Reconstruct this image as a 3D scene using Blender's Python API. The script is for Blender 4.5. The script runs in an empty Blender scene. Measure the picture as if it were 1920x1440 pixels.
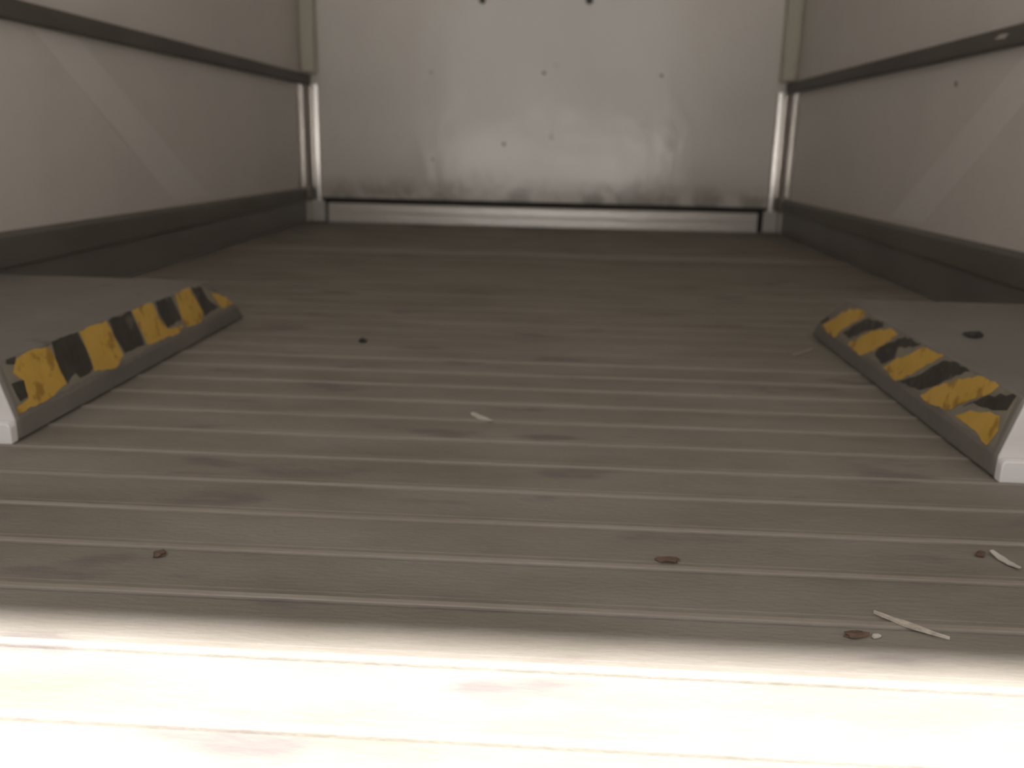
import bpy, bmesh, math, random
from mathutils import Vector, Matrix

random.seed(7)
S = bpy.context.scene
COL = S.collection

# ------------------------------------------------------------------ camera
cam_d = bpy.data.cameras.new('camera')
cam = bpy.data.objects.new('camera', cam_d)
COL.objects.link(cam)
r = Vector((0.99822502, 0.05592229, 0.02048164))
u = Vector((-0.03425694, 0.25784944, 0.96557761))
w = Vector((-0.04871613, 0.96456538, -0.25930749))
M = Matrix(((r.x, u.x, -w.x, 0.10004), (r.y, u.y, -w.y, 0.0), (r.z, u.z, -w.z, 0.41032), (0, 0, 0, 1)))
cam.matrix_world = M
cam_d.sensor_fit = 'HORIZONTAL'
cam_d.sensor_width = 36.0
cam_d.lens = 1705.976 / 1920 * 36
cam_d.clip_start = 0.01
cam_d.dof.use_dof = True
cam_d.dof.focus_distance = 0.8
cam_d.dof.aperture_fstop = 5.5
S.camera = cam

# ------------------------------------------------------------------ light: hazy sky and a high sun behind the open rear door
world = bpy.data.worlds.new('hazy_sky')
S.world = world
world.use_nodes = True
bg = world.node_tree.nodes['Background']
bg.inputs['Color'].default_value = (1.0, 0.97, 0.94, 1)
bg.inputs['Strength'].default_value = 0.42

sun_d = bpy.data.lights.new('sun', 'SUN')
sun_d.energy = 7.1
sun_d.angle = math.radians(2.1)
sun_d.color = (1.0, 0.985, 0.965)
sun = bpy.data.objects.new('sun', sun_d)
COL.objects.link(sun)
SUN_EL, SUN_AZ = math.radians(70.1), math.radians(4)
sdir = Vector((math.sin(SUN_AZ) * math.cos(SUN_EL), math.cos(SUN_AZ) * math.cos(SUN_EL), -math.sin(SUN_EL)))
sun.rotation_euler = sdir.to_track_quat('-Z', 'Y').to_euler()
sun.location = (0, -3, 6)

vs = S.view_settings
vs.view_transform = 'Standard'
vs.look = 'None'
vs.gamma = 1.0
vs.use_curve_mapping = False
vs.exposure = 1.25

# ------------------------------------------------------------------ materials
def mat(name, c1, c2=None, rough=0.6, metal=0.0, scale=6.0, stretch=(1, 1, 1), bump=0.0, bscale=60.0,
        spots=None, spot_scale=9.0, spot_at=0.68, rvar=0.0, spec=0.5, detail=5.0):
    m = bpy.data.materials.new(name)
    m.use_nodes = True
    nt = m.node_tree
    N, L = nt.nodes, nt.links
    b = N['Principled BSDF']
    b.inputs['Roughness'].default_value = rough
    b.inputs['Metallic'].default_value = metal
    b.inputs['Specular IOR Level'].default_value = spec
    c2 = c2 or c1
    tc = N.new('ShaderNodeTexCoord')
    geo = N.new('ShaderNodeNewGeometry')
    mp = N.new('ShaderNodeMapping')
    mp.inputs['Scale'].default_value = stretch
    L.new(geo.outputs['Position'], mp.inputs['Vector'])
    n = N.new('ShaderNodeTexNoise')
    n.inputs['Scale'].default_value = scale
    n.inputs['Detail'].default_value = detail
    n.inputs['Roughness'].default_value = 0.6
    L.new(mp.outputs['Vector'], n.inputs['Vector'])
    cr = N.new('ShaderNodeValToRGB')
    cr.color_ramp.elements[0].position = 0.33
    cr.color_ramp.elements[1].position = 0.67
    cr.color_ramp.elements[0].color = (*c1, 1)
    cr.color_ramp.elements[1].color = (*c2, 1)
    L.new(n.outputs['Fac'], cr.inputs['Fac'])
    out = cr.outputs['Color']
    if spots:
        n2 = N.new('ShaderNodeTexNoise')
        n2.inputs['Scale'].default_value = spot_scale
        n2.inputs['Detail'].default_value = 3.0
        L.new(mp.outputs['Vector'], n2.inputs['Vector'])
        r2 = N.new('ShaderNodeMapRange')
        r2.inputs['From Min'].default_value = spot_at
        r2.inputs['From Max'].default_value = spot_at + 0.09
        L.new(n2.outputs['Fac'], r2.inputs['Value'])
        mx = N.new('ShaderNodeMix')
        mx.data_type = 'RGBA'
        L.new(r2.outputs['Result'], mx.inputs['Factor'])
        L.new(out, mx.inputs[6])
        mx.inputs[7].default_value = (*spots, 1)
        out = mx.outputs[2]
    L.new(out, b.inputs['Base Color'])
    if rvar:
        rr = N.new('ShaderNodeMapRange')
        rr.inputs['To Min'].default_value = rough - rvar
        rr.inputs['To Max'].default_value = rough + rvar
        L.new(n.outputs['Fac'], rr.inputs['Value'])
        L.new(rr.outputs['Result'], b.inputs['Roughness'])
    if bump:
        nb = N.new('ShaderNodeTexNoise')
        nb.inputs['Scale'].default_value = bscale
        nb.inputs['Detail'].default_value = 3.0
        L.new(mp.outputs['Vector'], nb.inputs['Vector'])
        bp = N.new('ShaderNodeBump')
        bp.inputs['Strength'].default_value = bump
        bp.inputs['Distance'].default_value = 0.01
        L.new(nb.outputs['Fac'], bp.inputs['Height'])
        L.new(bp.outputs['Normal'], b.inputs['Normal'])
    return m

MT = {
    'plank': mat('dirty_aluminium_plank', (0.205, 0.182, 0.150), (0.275, 0.248, 0.218), 0.7, 0.0, 5.5, (0.5, 1.4, 1), 0.15, 140,
                 (0.180, 0.154, 0.145), 9, 0.60, 0.08, 0.25),
    'rib': mat('worn_bare_rib', (0.275, 0.238, 0.20), (0.35, 0.315, 0.275), 0.6, 0.0, 9.0, (0.35, 1, 1), 0.05, 120),
    'wall': mat('side_wall_panel', (0.62, 0.58, 0.55), (0.67, 0.625, 0.585), 0.45, 0, 3.0, (1, 1, 1), 0.05, 8),
    'diag': mat('pale_diag', (0.68, 0.64, 0.61), (0.71, 0.67, 0.635), 0.42, 0, 4.0),  # a little paler than the wall panels
    'back': mat('bulkhead_panel', (0.74, 0.70, 0.665), (0.79, 0.75, 0.71), 0.15, 0, 2.2, (1, 1, 0.55), 0.34, 6.0,
                (0.50, 0.47, 0.44), 14, 0.70, 0.05, 0.9),
    'dark': mat('dark_rail_paint', (0.085, 0.075, 0.064), (0.115, 0.10, 0.088), 0.6, 0, 7.0, (1, 0.4, 1), 0.1, 40),
    'kick': mat('dark_kick_plate', (0.118, 0.107, 0.09), (0.15, 0.136, 0.118), 0.55, 0, 6.0, (1, 0.4, 1), 0.1, 40),
    'base': mat('dark_base_strip', (0.145, 0.132, 0.118), (0.18, 0.165, 0.147), 0.5, 0, 6.0, (1, 0.4, 1), 0.1, 40),
    'gap': mat('dark_gap_backing', (0.03, 0.027, 0.024), (0.045, 0.04, 0.035), 0.7),  # near-black backing seen between panel and sill
    'alu': mat('corner_aluminium', (0.56, 0.53, 0.50), (0.64, 0.60, 0.57), 0.17, 0.9, 8, (1, 1, 0.4), 0.06, 30),
    'sill': mat('sill_aluminium', (0.82, 0.78, 0.74), (0.88, 0.84, 0.79), 0.24, 0.45, 8, (0.4, 1, 1), 0.06, 40),
    'post': mat('corner_post_paint', (0.48, 0.45, 0.38), (0.52, 0.49, 0.41), 0.5, 0, 4),
    'box': mat('wheel_box_grey_paint', (0.172, 0.157, 0.142), (0.21, 0.193, 0.175), 0.6, 0, 7.0, (1, 1, 1), 0.1, 60,
               (0.13, 0.117, 0.105), 16, 0.66, 0.05),
    'boxfront': mat('wheel_box_daylit_front', (0.70, 0.67, 0.665), (0.76, 0.73, 0.725), 0.4, 0, 12),  # far paler than the box sides: door daylight put into the colour
    'flange': mat('daylit_foot_flange', (0.84, 0.82, 0.82), (0.88, 0.86, 0.86), 0.4, 0, 12),  # paler again, daylight on the flange put into the colour
    'yellow': mat('worn_yellow_tape', (0.54, 0.335, 0.055), (0.64, 0.40, 0.085), 0.5, 0, 22, (1, 1, 1), 0.1, 90,
                  (0.36, 0.205, 0.035), 32, 0.56),
    'black': mat('worn_black_tape', (0.036, 0.032, 0.026), (0.065, 0.057, 0.047), 0.5, 0, 30, (1, 1, 1), 0.1, 90,
                 (0.14, 0.122, 0.095), 38, 0.60),
    'residue': mat('tape_adhesive_residue', (0.22, 0.20, 0.165), (0.27, 0.235, 0.18), 0.7, 0, 30),
    'ceiling': mat('roof_skin', (0.62, 0.60, 0.56), (0.66, 0.63, 0.60), 0.6, 0, 3),
    'ground': mat('yard_concrete', (0.49, 0.475, 0.445), (0.56, 0.54, 0.51), 0.85, 0, 1.5, (1, 1, 1), 0.2, 30),
    'strip': mat('pale_cross_strip', (0.25, 0.215, 0.18), (0.29, 0.25, 0.215), 0.6, 0, 6),
    'steel': mat('dull_screw_steel', (0.07, 0.065, 0.06), (0.10, 0.095, 0.09), 0.45, 0.6, 60),
    'zinc': mat('grimy_zinc_screw', (0.26, 0.24, 0.22), (0.33, 0.31, 0.28), 0.5, 0.3, 60),
    'paper': mat('white_scrap', (0.50, 0.47, 0.42), (0.58, 0.54, 0.49), 0.7, 0, 60),
    'wood': mat('pale_split_wood', (0.42, 0.36, 0.30), (0.62, 0.56, 0.49), 0.7, 0, 90, (1, 1, 1), 0.3, 300),
    'bark': mat('brown_crumb', (0.10, 0.065, 0.045), (0.16, 0.10, 0.07), 0.85, 0, 120),
    'rubber': mat('black_rubber', (0.02, 0.02, 0.02), (0.035, 0.033, 0.03), 0.6, 0, 60),
}

def scuff_band(m, z0, z1, col, scale=9.0):
    """grimy smear of load scuffs along the foot of a panel"""
    nt = m.node_tree
    N, L = nt.nodes, nt.links
    b = N['Principled BSDF']
    src = b.inputs['Base Color'].links[0].from_socket
    g = N.new('ShaderNodeNewGeometry')
    sp = N.new('ShaderNodeSeparateXYZ')
    L.new(g.outputs['Position'], sp.inputs[0])
    mr = N.new('ShaderNodeMapRange')
    mr.inputs['From Min'].default_value = z1
    mr.inputs['From Max'].default_value = z0
    L.new(sp.outputs['Z'], mr.inputs['Value'])
    n = N.new('ShaderNodeTexNoise')
    n.inputs['Scale'].default_value = scale
    n.inputs['Detail'].default_value = 4
    L.new(g.outputs['Position'], n.inputs['Vector'])
    r2 = N.new('ShaderNodeMapRange')
    r2.inputs['From Min'].default_value = 0.42
    r2.inputs['From Max'].default_value = 0.62
    L.new(n.outputs['Fac'], r2.inputs['Value'])
    mu = N.new('ShaderNodeMath')
    mu.operation = 'MULTIPLY'
    L.new(mr.outputs['Result'], mu.inputs[0])
    L.new(r2.outputs['Result'], mu.inputs[1])
    mx = N.new('ShaderNodeMix')
    mx.data_type = 'RGBA'
    L.new(mu.outputs[0], mx.inputs['Factor'])
    L.new(src, mx.inputs[6])
    mx.inputs[7].default_value = (*col, 1)
    L.new(mx.outputs[2], b.inputs['Base Color'])
scuff_band(MT['back'], 0.15, 0.235, (0.47, 0.44, 0.40))

# ------------------------------------------------------------------ helpers
def obj(name, bm, m, parent=None, bevel=0.0, smooth=False):
    me = bpy.data.meshes.new(name)
    bmesh.ops.recalc_face_normals(bm, faces=bm.faces)
    bm.to_mesh(me)
    bm.free()
    for mm in (m if isinstance(m, (list, tuple)) else [m]):
        me.materials.append(MT[mm])
    if smooth:
        for p in me.polygons:
            p.use_smooth = True
    o = bpy.data.objects.new(name, me)
    COL.objects.link(o)
    if parent:
        o.parent = parent
    if bevel:
        b = o.modifiers.new('bevel', 'BEVEL')
        b.width = bevel
        b.segments = 2
        b.limit_method = 'ANGLE'
    return o

def box(x0, x1, y0, y1, z0, z1, bm=None):
    bm = bm or bmesh.new()
    v = [bm.verts.new((x, y, z)) for x in (x0, x1) for y in (y0, y1) for z in (z0, z1)]
    for f in ((0, 1, 3, 2), (4, 6, 7, 5), (0, 4, 5, 1), (2, 3, 7, 6), (0, 2, 6, 4), (1, 5, 7, 3)):
        bm.faces.new([v[i] for i in f])
    return bm

def prism(pts, vec, bm=None):
    """closed outline (3-D points in one plane) pushed along vec"""
    bm = bm or bmesh.new()
    a = [bm.verts.new(p) for p in pts]
    b = [bm.verts.new(Vector(p) + Vector(vec)) for p in pts]
    n = len(pts)
    bm.faces.new(a)
    bm.faces.new(b[::-1])
    for i in range(n):
        bm.faces.new((a[i], b[i], b[(i + 1) % n], a[(i + 1) % n]))
    return bm

def structure(o, label=None):
    o['kind'] = 'structure'
    if label:
        o['label'] = label
    return o

def thing(o, label, cat, group=None):
    o['label'] = label
    o['category'] = cat
    if group:
        o['group'] = group
    return o

def empty(name, loc):
    o = bpy.data.objects.new(name, None)
    o.location = loc
    o.empty_display_size = 0.1
    COL.objects.link(o)
    bpy.context.view_layer.update()
    return o

def adopt(parent, o):
    """parent a world-space mesh to an Empty without moving it"""
    o.parent = parent
    o.matrix_parent_inverse = Matrix.Translation(parent.location).inverted()
    return o

# ------------------------------------------------------------------ the setting
HW = 1.15            # half width of the cargo body
D = 4.518            # bulkhead
Y0 = 0.081           # rear edge of the floor
ZC = 2.15            # roof
PITCH = 0.0938

structure(obj('ground', box(-250, 250, -400, 100, -1.05, -0.95), 'ground'), 'sunlit concrete yard behind the truck')

# floor: a sub-frame and one extruded plank per 94 mm, each with a raised worn rib and a fine second line
floor = structure(obj('floor', box(-HW, HW, Y0, D, -0.09, -0.03), 'dark'), 'ribbed aluminium plank floor of the cargo body')
def plank_mesh(width, worn=True):
    hr = 0.0016 if worn else 0.0004      # the ribs are proud only in the trafficked half
    prof = [(0, -0.030), (0, -0.003 if worn else -0.001), (0.0012, 0.0), (0.0020, 0.6 * hr), (0.0035, hr), (0.0095, hr), (0.0113, 0.6 * hr),
            (0.0127, 0.0), (0.0190, 0.0), (0.0196, 0.4 * hr), (0.0212, 0.4 * hr), (0.0218, 0.0),
            (width - 0.0026, 0.0), (width - 0.0006, -0.003 if worn else -0.001), (width - 0.0006, -0.030)]
    bm = prism([(-HW + 0.002, y, z) for y, z in prof], (2 * HW - 0.004, 0, 0))
    bmesh.ops.recalc_face_normals(bm, faces=bm.faces)
    bm.faces.ensure_lookup_table()
    for f in bm.faces:
        c = f.calc_center_median()
        if len(f.verts) == 4 and worn and c.z > 0.0005 and c.y < 0.0125 and f.normal.z > 0.2:
            f.material_index = 1
    return bm
proto = obj('floor_plank', plank_mesh(PITCH), ['plank', 'rib'], floor)
proto.location = (0, Y0, 0)
far_proto = None
k = 1
while Y0 + (k + 1) * PITCH < D:
    if Y0 + k * PITCH > 1.75 and far_proto is None:
        c = far_proto = obj('floor_plank', plank_mesh(PITCH, False), ['plank', 'rib'], floor)
    else:
        c = (far_proto or proto).copy()
        COL.objects.link(c)
    c.location = (0, Y0 + k * PITCH, 0)
    k += 1
last = Y0 + k * PITCH
obj('floor_plank', plank_mesh(D - last, False), ['plank', 'rib'], floor).location = (0, last, 0)

structure(obj('trim_1', box(-HW + 0.01, HW - 0.01, 3.26, 3.42, 0.0008, 0.0045), 'strip', None, 0.002),
          'thin pale cross strip over the floor near the bulkhead')

# side walls: outer skin, lower and upper lining panel, slightly paler diagonal strip from the rail down to the kick plate
ceiling = structure(obj('ceiling', box(-HW - 0.05, HW + 0.05, Y0, D + 0.05, ZC, ZC + 0.05), 'ceiling'), 'roof skin of the cargo body')
DIAG = {-1: [(2.19, 0.640), (2.40, 0.640), (3.22, 0.196), (2.92, 0.196)], 1: [(2.05, 0.640), (2.25, 0.640), (3.02, 0.196), (2.74, 0.196)]}
for s, side in ((-1, 'left'), (1, 'right')):
    a = sorted((s * (HW + 0.008), s * (HW + 0.05)))
    wl = structure(obj('wall_' + side, box(a[0], a[1], Y0, D + 0.05, -0.09, ZC), 'ceiling'),
                   side + ' side wall of the cargo body, grey lining panels')
    a = sorted((s * HW, s * (HW + 0.008)))
    obj('lower_panel', box(a[0], a[1], Y0, D, 0.11, 0.668), 'wall', wl)
    obj('upper_panel', box(a[0], a[1], Y0, D, 0.670, ZC), 'wall', wl)
    obj('diag_strip', prism([(s * HW, y, z) for y, z in DIAG[s]], (-s * 0.0012, 0, 0)), 'diag', wl, 0.001)

# side rails (dark, above the lower panels)
for n, s, label in ((2, -1, 'dark horizontal rail along the left wall'), (3, 1, 'dark horizontal rail along the right wall')):
    a = sorted((s * HW, s * (HW - 0.030)))
    t = structure(obj('trim_%d' % n, box(a[0], a[1], Y0 + 0.1, D - 0.002, 0.643, 0.689), 'dark', None, 0.006), label)
    if s > 0:
        obj('paint_chip', prism([(HW - 0.030, 2.38, 0.666), (HW - 0.030, 2.33, 0.663), (HW - 0.030, 2.31, 0.672), (HW - 0.030, 2.35, 0.674)],
                                (-0.001, 0, 0)), 'paper', t)

# kick plates: proud dark band above, flat dark strip below down to the floor
for n, s, label in ((4, -1, 'dark kick plate along the foot of the left wall'), (5, 1, 'dark kick plate along the foot of the right wall')):
    prof = []
    outer = [(Y0 + 0.1, 0.207), (D - 0.07, 0.166)]
    bm = bmesh.new()
    x0, x1 = s * HW, s * (HW - 0.014)
    vs_ = []
    for (y, zt) in outer:
        vs_.append([bm.verts.new(p) for p in ((x0, y, 0.108), (x1, y, 0.108), (x1, y, zt - 0.012), (x0, y, zt))])
    for i in range(4):
        bm.faces.new((vs_[0][i], vs_[0][(i + 1) % 4], vs_[1][(i + 1) % 4], vs_[1][i]))
    bm.faces.new(vs_[0]); bm.faces.new(vs_[1][::-1])
    kp = structure(obj('trim_%d' % n, bm, 'kick', None, 0.003), label)
    a = sorted((s * HW, s * (HW - 0.006)))
    obj('base_strip', box(a[0], a[1], Y0 + 0.1, D - 0.02, 0.0036, 0.108), 'base', kp)

# bulkhead: panel, recessed gap, ribbed sill, screws
wb = structure(obj('wall_back', box(-HW - 0.05, HW + 0.05, D + 0.008, D + 0.05, -0.09, ZC), 'gap'), 'pale grey bulkhead panel at the front of the cargo body')
pn = obj('panel', box(-HW, HW, D - 0.012, D + 0.008, 0.118, ZC), 'back', wb, 0.002)
bm = bmesh.new()
prof = [(D + 0.008, 0.0), (D - 0.0245, 0.0), (D - 0.0232, 0.036), (D - 0.020, 0.039), (D - 0.0198, 0.045), (D - 0.0227, 0.048),
        (D - 0.0215, 0.084), (D - 0.014, 0.092), (D + 0.008, 0.092)]
obj('sill', prism([(-1.052, y, z) for y, z in prof], (2.092, 0, 0), bm), 'sill', wb, 0.0015)
def screw(x, y, z, nrm, rad, parent, name='screw', m='steel'):
    bm = bmesh.new()
    bmesh.ops.create_uvsphere(bm, u_segments=12, v_segments=6, radius=rad)
    for v in bm.verts:
        v.co.z *= 0.45
        if v.co.z < 0:
            v.co.z = 0
    o = obj(name, bm, m, parent, smooth=True)
    o.location = (x, y, z)
    o.rotation_euler = Vector(nrm).to_track_quat('Z', 'Y').to_euler()
    return o
for x, z, rad in ((-0.302, 1.03, 0.016), (0.191, 1.036, 0.018), (-0.008, 0.716, 0.008), (-0.191, 0.389, 0.009), (0.541, 0.713, 0.008),
                  (-0.535, 0.31, 0.007), (-0.54, 0.71, 0.006)):
    screw(x, D - 0.0122, z, (0, -1, 0), rad, wb, m='steel' if rad > 0.012 else 'zinc')
screw(HW - 0.0002, 2.646, 0.581, (-1, 0, 0), 0.009, bpy.data.objects['wall_right'], m='zinc')

# corner posts
for n, s, label in ((6, -1, 'shiny aluminium corner post, left of the bulkhead'), (7, 1, 'shiny aluminium corner post, right of the bulkhead')):
    def half_round(cx, wd, h, axis):
        pts = []
        for i in range(13):
            t = math.pi * i / 12
            pts.append((cx - wd / 2 * math.cos(t), h * math.sin(t)))
        return pts
    # rounded bead on the bulkhead side
    yb = D - 0.0125
    pts = [(s * x, yb - d, 0.100) for x, d in half_round(1.114, 0.064, 0.009, 0)]
    post = structure(obj('trim_%d' % n, prism(pts, (0, 0, 0.545)), 'alu'), label)
    for p in post.data.polygons:
        p.use_smooth = len(p.vertices) == 4 and abs(p.normal.z) < 0.5
    post.modifiers.new('edge', 'EDGE_SPLIT').split_angle = math.radians(40)
    # flange bead on the side wall
    pts = [(s * (HW - d), y, 0.168) for y, d in half_round(D - 0.10, 0.13, 0.006, 0)]
    fl = obj('side_flange', prism(pts, (0, 0, 0.474)), 'alu', post)
    for p in fl.data.polygons:
        p.use_smooth = len(p.vertices) == 4 and abs(p.normal.z) < 0.5
    fl.modifiers.new('edge', 'EDGE_SPLIT').split_angle = math.radians(40)
    a = sorted((s * 1.126, s * 1.062))
    obj('foot', box(a[0], a[1], D - 0.05, D - 0.023, 0.0036, 0.104), 'sill', post, 0.004)
    a = sorted((s * 1.144, s * 1.130))
    obj('foot_tab', box(a[0], a[1], D - 0.075, D - 0.028, 0.0036, 0.100), 'sill', post, 0.003)
    a = sorted((s * HW, s * 1.080))
    obj('upper_post', box(a[0], a[1], D - 0.09, D - 0.0125, 0.690, ZC), 'post', post, 0.012)

# rear door frame around and behind the camera
structure(obj('trim_8', box(-HW - 0.05, HW + 0.05, Y0 - 0.06, Y0 - 0.001, 1.80, ZC + 0.05), 'ceiling', None, 0.005), 'rear door header')
for n, s in ((9, -1), (10, 1)):
    a = sorted((s * (HW + 0.05), s * (HW - 0.06)))
    structure(obj('trim_%d' % n, box(a[0], a[1], Y0 - 0.06, Y0 - 0.001, -0.09, 1.799), 'ceiling', None, 0.005), 'rear door post')
structure(obj('trim_11', box(-HW + 0.06, HW - 0.06, Y0 - 0.05, Y0 - 0.001, -0.09, 0.0), 'rib', None, 0.004), 'rear floor sill')

# ------------------------------------------------------------------ wheel boxes with worn hazard tape
TAPE_L = [
    ('b', [(1.161, 0.985), (1.183, 0.98), (1.175, 0.862), (1.157, 0.916)]),
    ('b', [(1.152, 0.586), (1.179, 0.556), (1.175, 0.279), (1.155, 0.256)]),
    ('y', [(1.183, 0.933), (1.23, 0.985), (1.263, 0.928), (1.268, 0.502), (1.27, 0.184), (1.206, 0.069), (1.141, 0.082), (1.143, 0.202), (1.175, 0.245), (1.179, 0.556), (1.164, 0.736)]),
    ('b', [(1.274, 0.985), (1.347, 0.979), (1.354, 0.635), (1.352, 0.237), (1.338, 0.174), (1.31, 0.172), (1.302, 0.291), (1.274, 0.17), (1.267, 0.401), (1.268, 0.674)]),
    ('y', [(1.353, 0.985), (1.439, 0.985), (1.445, 0.604), (1.452, 0.198), (1.416, 0.034), (1.353, 0.16), (1.357, 0.406)]),
    ('b', [(1.449, 0.977), (1.527, 0.985), (1.531, 0.615), (1.532, 0.204), (1.46, 0.231), (1.447, 0.637)]),
    ('y', [(1.533, 0.985), (1.613, 0.985), (1.617, 0.607), (1.636, 0.303), (1.704, 0.216), (1.67, 0.083), (1.544, 0.17), (1.537, 0.6)]),
    ('b', [(1.628, 0.985), (1.694, 0.929), (1.707, 0.387), (1.636, 0.303), (1.624, 0.717)]),
    ('y', [(1.716, 0.985), (1.787, 0.985), (1.808, 0.284), (1.786, 0.103), (1.716, 0.14), (1.707, 0.387)]),
    ('b', [(1.796, 0.985), (1.842, 0.896), (1.854, 0.514), (1.894, 0.23), (1.811, 0.184), (1.799, 0.681)]),
    ('y', [(1.878, 0.705), (1.972, 0.41), (1.975, 0.148), (1.909, 0.146), (1.894, 0.377)]),
]
TAPE_R = [
    ('b', [(1.991, 0.113), (1.949, 0.378), (1.929, 0.324), (1.964, 0.131)]),
    ('y', [(1.959, 0.09), (1.841, 0.838), (1.761, 0.977), (1.75, 0.864), (1.835, 0.313), (1.853, 0.03), (1.919, 0.03)]),
    ('b', [(1.826, 0.237), (1.735, 0.83), (1.655, 0.964), (1.645, 0.858), (1.711, 0.592), (1.776, 0.228)]),
    ('y', [(1.774, 0.091), (1.686, 0.66), (1.603, 0.924), (1.571, 0.881), (1.603, 0.623), (1.64, 0.296), (1.688, 0.039)]),
    ('b', [(1.629, 0.239), (1.623, 0.434), (1.54, 0.925), (1.469, 0.961), (1.495, 0.806), (1.55, 0.648), (1.545, 0.409), (1.586, 0.153)]),
    ('y', [(1.572, 0.111), (1.542, 0.377), (1.487, 0.71), (1.457, 0.916), (1.387, 0.985), (1.385, 0.939), (1.421, 0.676), (1.459, 0.315), (1.506, 0.03)]),
    ('b', [(1.489, 0.092), (1.434, 0.397), (1.401, 0.701), (1.369, 0.914), (1.331, 0.985), (1.288, 0.955), (1.323, 0.767), (1.367, 0.395), (1.413, 0.156)]),
    ('y', [(1.399, 0.089), (1.367, 0.395), (1.309, 0.745), (1.252, 0.985), (1.201, 0.985), (1.21, 0.845), (1.265, 0.439), (1.304, 0.144), (1.366, 0.056)]),
    ('b', [(1.265, 0.367), (1.226, 0.688), (1.162, 0.985), (1.153, 0.985), (1.158, 0.712), (1.19, 0.587), (1.242, 0.525)]),
    ('y', [(1.273, 0.159), (1.242, 0.385), (1.205, 0.495), (1.168, 0.575), (1.156, 0.359), (1.165, 0.059), (1.206, 0.152), (1.247, 0.154)]),
]
HK, HT, RUN = 0.031, 0.1088, 0.0226
YF, YR, YRB = 1.137, 1.885, 2.035     # front face, rear end of the top, rear foot
def jag(pts, amp=0.0022, step=0.012):
    out = []
    n = len(pts)
    for i in range(n):
        a, b = Vector(pts[i]), Vector(pts[(i + 1) % n])
        m = max(1, int((b - a).length / step))
        for j in range(m):
            p = a.lerp(b, j / m)
            if j:
                p += Vector((random.uniform(-amp, amp), random.uniform(-amp, amp)))
            out.append(p)
    return out
for s, xi, tape, label in ((-1, -0.6252, TAPE_L, 'grey steel wheel box on the left with a broad yellow and black tape strip'),
                           (1, 0.6656, TAPE_R, 'grey steel wheel box on the right with smudged yellow and black tape strip')):
    root = thing(empty('wheel_box', (s * 0.9, YF, 0.0017)), label, 'wheel box', 'wheel boxes either side of the floor')
    zf = 0.0017
    xw = s * (HW - 0.015)
    bm = bmesh.new()
    V = {}
    def v(key, x, y, z):
        V[key] = bm.verts.new((x, y, z))
    v('a0', xi, YF, zf); v('b0', xi, YF, HK); v('c0', xi + s * RUN, YF, HT); v('d0', xw, YF, HT); v('e0', xw, YF, zf)
    v('a1', xi, YRB, zf); v('b1', xi, YRB - 0.035, HK); v('c1', xi + s * RUN, YR, HT); v('d1', xw, YR, HT); v('e1', xw, YRB, zf)
    for f in (('a0', 'b0', 'b1', 'a1'), ('b0', 'c0', 'c1', 'b1'), ('c0', 'd0', 'd1', 'c1'), ('d0', 'e0', 'e1', 'd1'),
              ('a0', 'a1', 'e1', 'e0'), ('a1', 'b1', 'c1', 'd1', 'e1'), ('a0', 'e0', 'd0', 'c0', 'b0')):
        bm.faces.new([V[i] for i in f])
    adopt(root, obj('body', bm, 'box', None, 0.004))
    # end plate facing the door and its foot flange, daylight painted into their colour
    fp = [(xi + s * 0.002, YF - 0.0045, HK), (xi + s * (RUN + 0.002), YF - 0.0045, HT - 0.003), (xw, YF - 0.0045, HT - 0.003), (xw, YF - 0.0045, zf), (xi + s * 0.002, YF - 0.0045, zf)]
    end = adopt(root, obj('end_plate', prism(fp, (0, 0.0042, 0)), 'boxfront', None, 0.001))
    end['label'] = 'pale end plate facing the door, daylight painted into its colour'
    fl = [(xi, YF - 0.020, zf), (xi, YF - 0.020, HK - 0.005), (xi + s * 0.004, YF - 0.020, HK), (xw, YF - 0.020, HK), (xw, YF - 0.020, zf)]
    adopt(root, obj('foot_flange', prism(fl, (0, 0.0152, 0)), 'flange', None, 0.002))
    # tape: residue strip, then each surviving stripe
    du = Vector((s * RUN, 0, HT - HK))
    nrm = Vector((-s * (HT - HK), 0, RUN)).normalized()
    def at(y, t, off):
        return Vector((xi, y, HK)) + du * t + nrm * off
    Ld = du.length
    out = jag([(YF + 0.012, 0.10 * Ld), (1.95, 0.10 * Ld), (1.85, 0.93 * Ld), (YF + 0.012, 0.95 * Ld)], 0.003, 0.02)
    tp = adopt(root, obj('hazard_tape', prism([at(p.x, p.y / Ld, 0.0002) for p in out], nrm * 0.0005), 'residue'))
    for c, poly in tape:
        # stripes end where the sloping rear end of the box begins
        out = jag([(min(y, YRB - 0.042 - t * (YRB - 0.035 - YR)), t * Ld) for y, t in poly])
        for p in out:
            p.x = min(p.x, YRB - 0.04 - p.y / Ld * (YRB - 0.035 - YR))
        st = obj('yellow_stripe' if c == 'y' else 'black_stripe',
                 prism([at(p.x, p.y / Ld, 0.0008) for p in out], nrm * 0.0006), 'yellow' if c == 'y' else 'black')
        st.parent = tp

# ------------------------------------------------------------------ litter on the floor
def lump(name, x, y, z, sx, sy, sz, m, label, cat, rz=0.0, seed=0):
    rnd = random.Random(seed)
    bm = bmesh.new()
    bmesh.ops.create_icosphere(bm, subdivisions=2, radius=1.0)
    for v in bm.verts:
        k = 1 + rnd.uniform(-0.28, 0.28)
        v.co = Vector((v.co.x * sx * k, v.co.y * sy * k, max(v.co.z, -0.55) * sz * k))
    lo = min(v.co.z for v in bm.verts)
    for v in bm.verts:
        v.co.z -= lo
    o = obj(name, bm, m, None)
    o.location = (x, y, z)
    o.rotation_euler = (0, 0, rz)
    return thing(o, label, cat)

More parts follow.
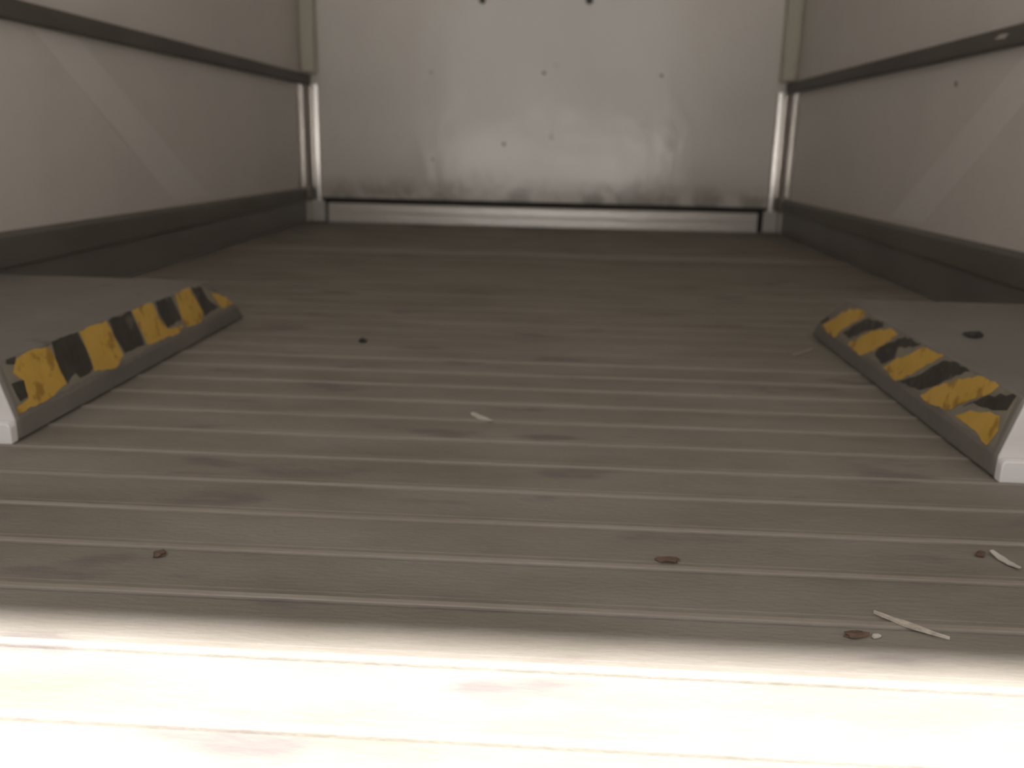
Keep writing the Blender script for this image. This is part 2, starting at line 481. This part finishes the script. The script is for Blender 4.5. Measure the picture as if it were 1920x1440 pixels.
def flake(name, p0, p1, wid, z, m, label, cat, curl=0.004, thick=0.0012, seed=0, taper=0.6):
    """thin bent scrap lying between two floor points"""
    rnd = random.Random(seed)
    a, b = Vector((*p0, 0)), Vector((*p1, 0))
    mid = (a + b) / 2
    d = (b - a).normalized()
    nn = Vector((-d.y, d.x, 0))
    L_ = (b - a).length
    bm = bmesh.new()
    rows = []
    N = 10
    for i in range(N + 1):
        t = i / N
        wv = wid * (1 - taper * abs(2 * t - 0.9) ** 1.5) * rnd.uniform(0.8, 1.15) / 2
        wv = max(wv, wid * 0.06)
        zc = curl * (2 * t - 1) ** 2
        c = d * (t - 0.5) * L_
        row = []
        for q, zz in ((-1, 0), (1, 0.0004), (1, 0.0004 + thick), (-1, thick)):
            pt = c + nn * q * wv
            row.append(bm.verts.new((pt.x, pt.y, zc + zz)))
        rows.append(row)
    for i in range(N):
        for j in range(4):
            bm.faces.new((rows[i][j], rows[i][(j + 1) % 4], rows[i + 1][(j + 1) % 4], rows[i + 1][j]))
    bm.faces.new(rows[0]); bm.faces.new(rows[-1][::-1])
    o = obj(name, bm, m, None)
    o.location = (mid.x, mid.y, z)
    return thing(o, label, cat)

flake('paper_scrap', (-0.028, 1.334), (0.004, 1.298), 0.013, 0.0012, 'paper', 'small white paper scrap lying in the middle of the floor', 'scrap', 0.002, seed=1)
flake('wood_splinter', (0.394, 0.760), (0.445, 0.719), 0.0062, 0.0018, 'wood', 'long pale wood splinter near the sunlit strip', 'splinter', 0.001, 0.0025, 2, 1.15)
flake('paper_scrap', (0.562, 0.905), (0.573, 0.866), 0.009, 0.0012, 'paper', 'thin white scrap below the right wheel box, beside a dark crumb', 'scrap', 0.002, seed=3)
flake('paint_flake', (0.577, 1.818), (0.634, 1.888), 0.014, 0.0008, 'rib', 'pale flake beside the far end of the right wheel box', 'flake', 0.001, seed=4)
lump('dirt_crumb', 0.367, 0.722, 0.0004, 0.011, 0.005, 0.0025, 'bark', 'dark brown crumb left of the wood splinter', 'crumb', 0.2, 5)
lump('paper_crumb', 0.384, 0.722, 0.0004, 0.0045, 0.003, 0.0016, 'paper', 'tiny white crumb left of the wood splinter', 'crumb', 0.5, 6)
lump('dirt_crumb', 0.549, 0.899, 0.0004, 0.007, 0.005, 0.003, 'bark', 'dark crumb left of the thin white scrap', 'crumb', 0.7, 7)
lump('dirt_crumb', 0.218, 0.853, 0.0004, 0.012, 0.006, 0.0025, 'bark', 'brown dirt crumb right of centre, on a near plank', 'crumb', 0.0, 8)
lump('dirt_crumb', -0.291, 0.816, 0.0004, 0.007, 0.006, 0.003, 'bark', 'rusty brown crumb on the near left floor', 'crumb', 0.9, 9)
lump('dirt_crumb', -0.302, 1.816, 0.0004, 0.009, 0.008, 0.005, 'rubber', 'small black crumb on the far left floor', 'crumb', 0.3, 10)
lump('rubber_scrap', 0.790, 1.524, 0.1089, 0.016, 0.014, 0.006, 'rubber', 'black rubber scrap on top of the right wheel box', 'scrap', 0.2, 11)
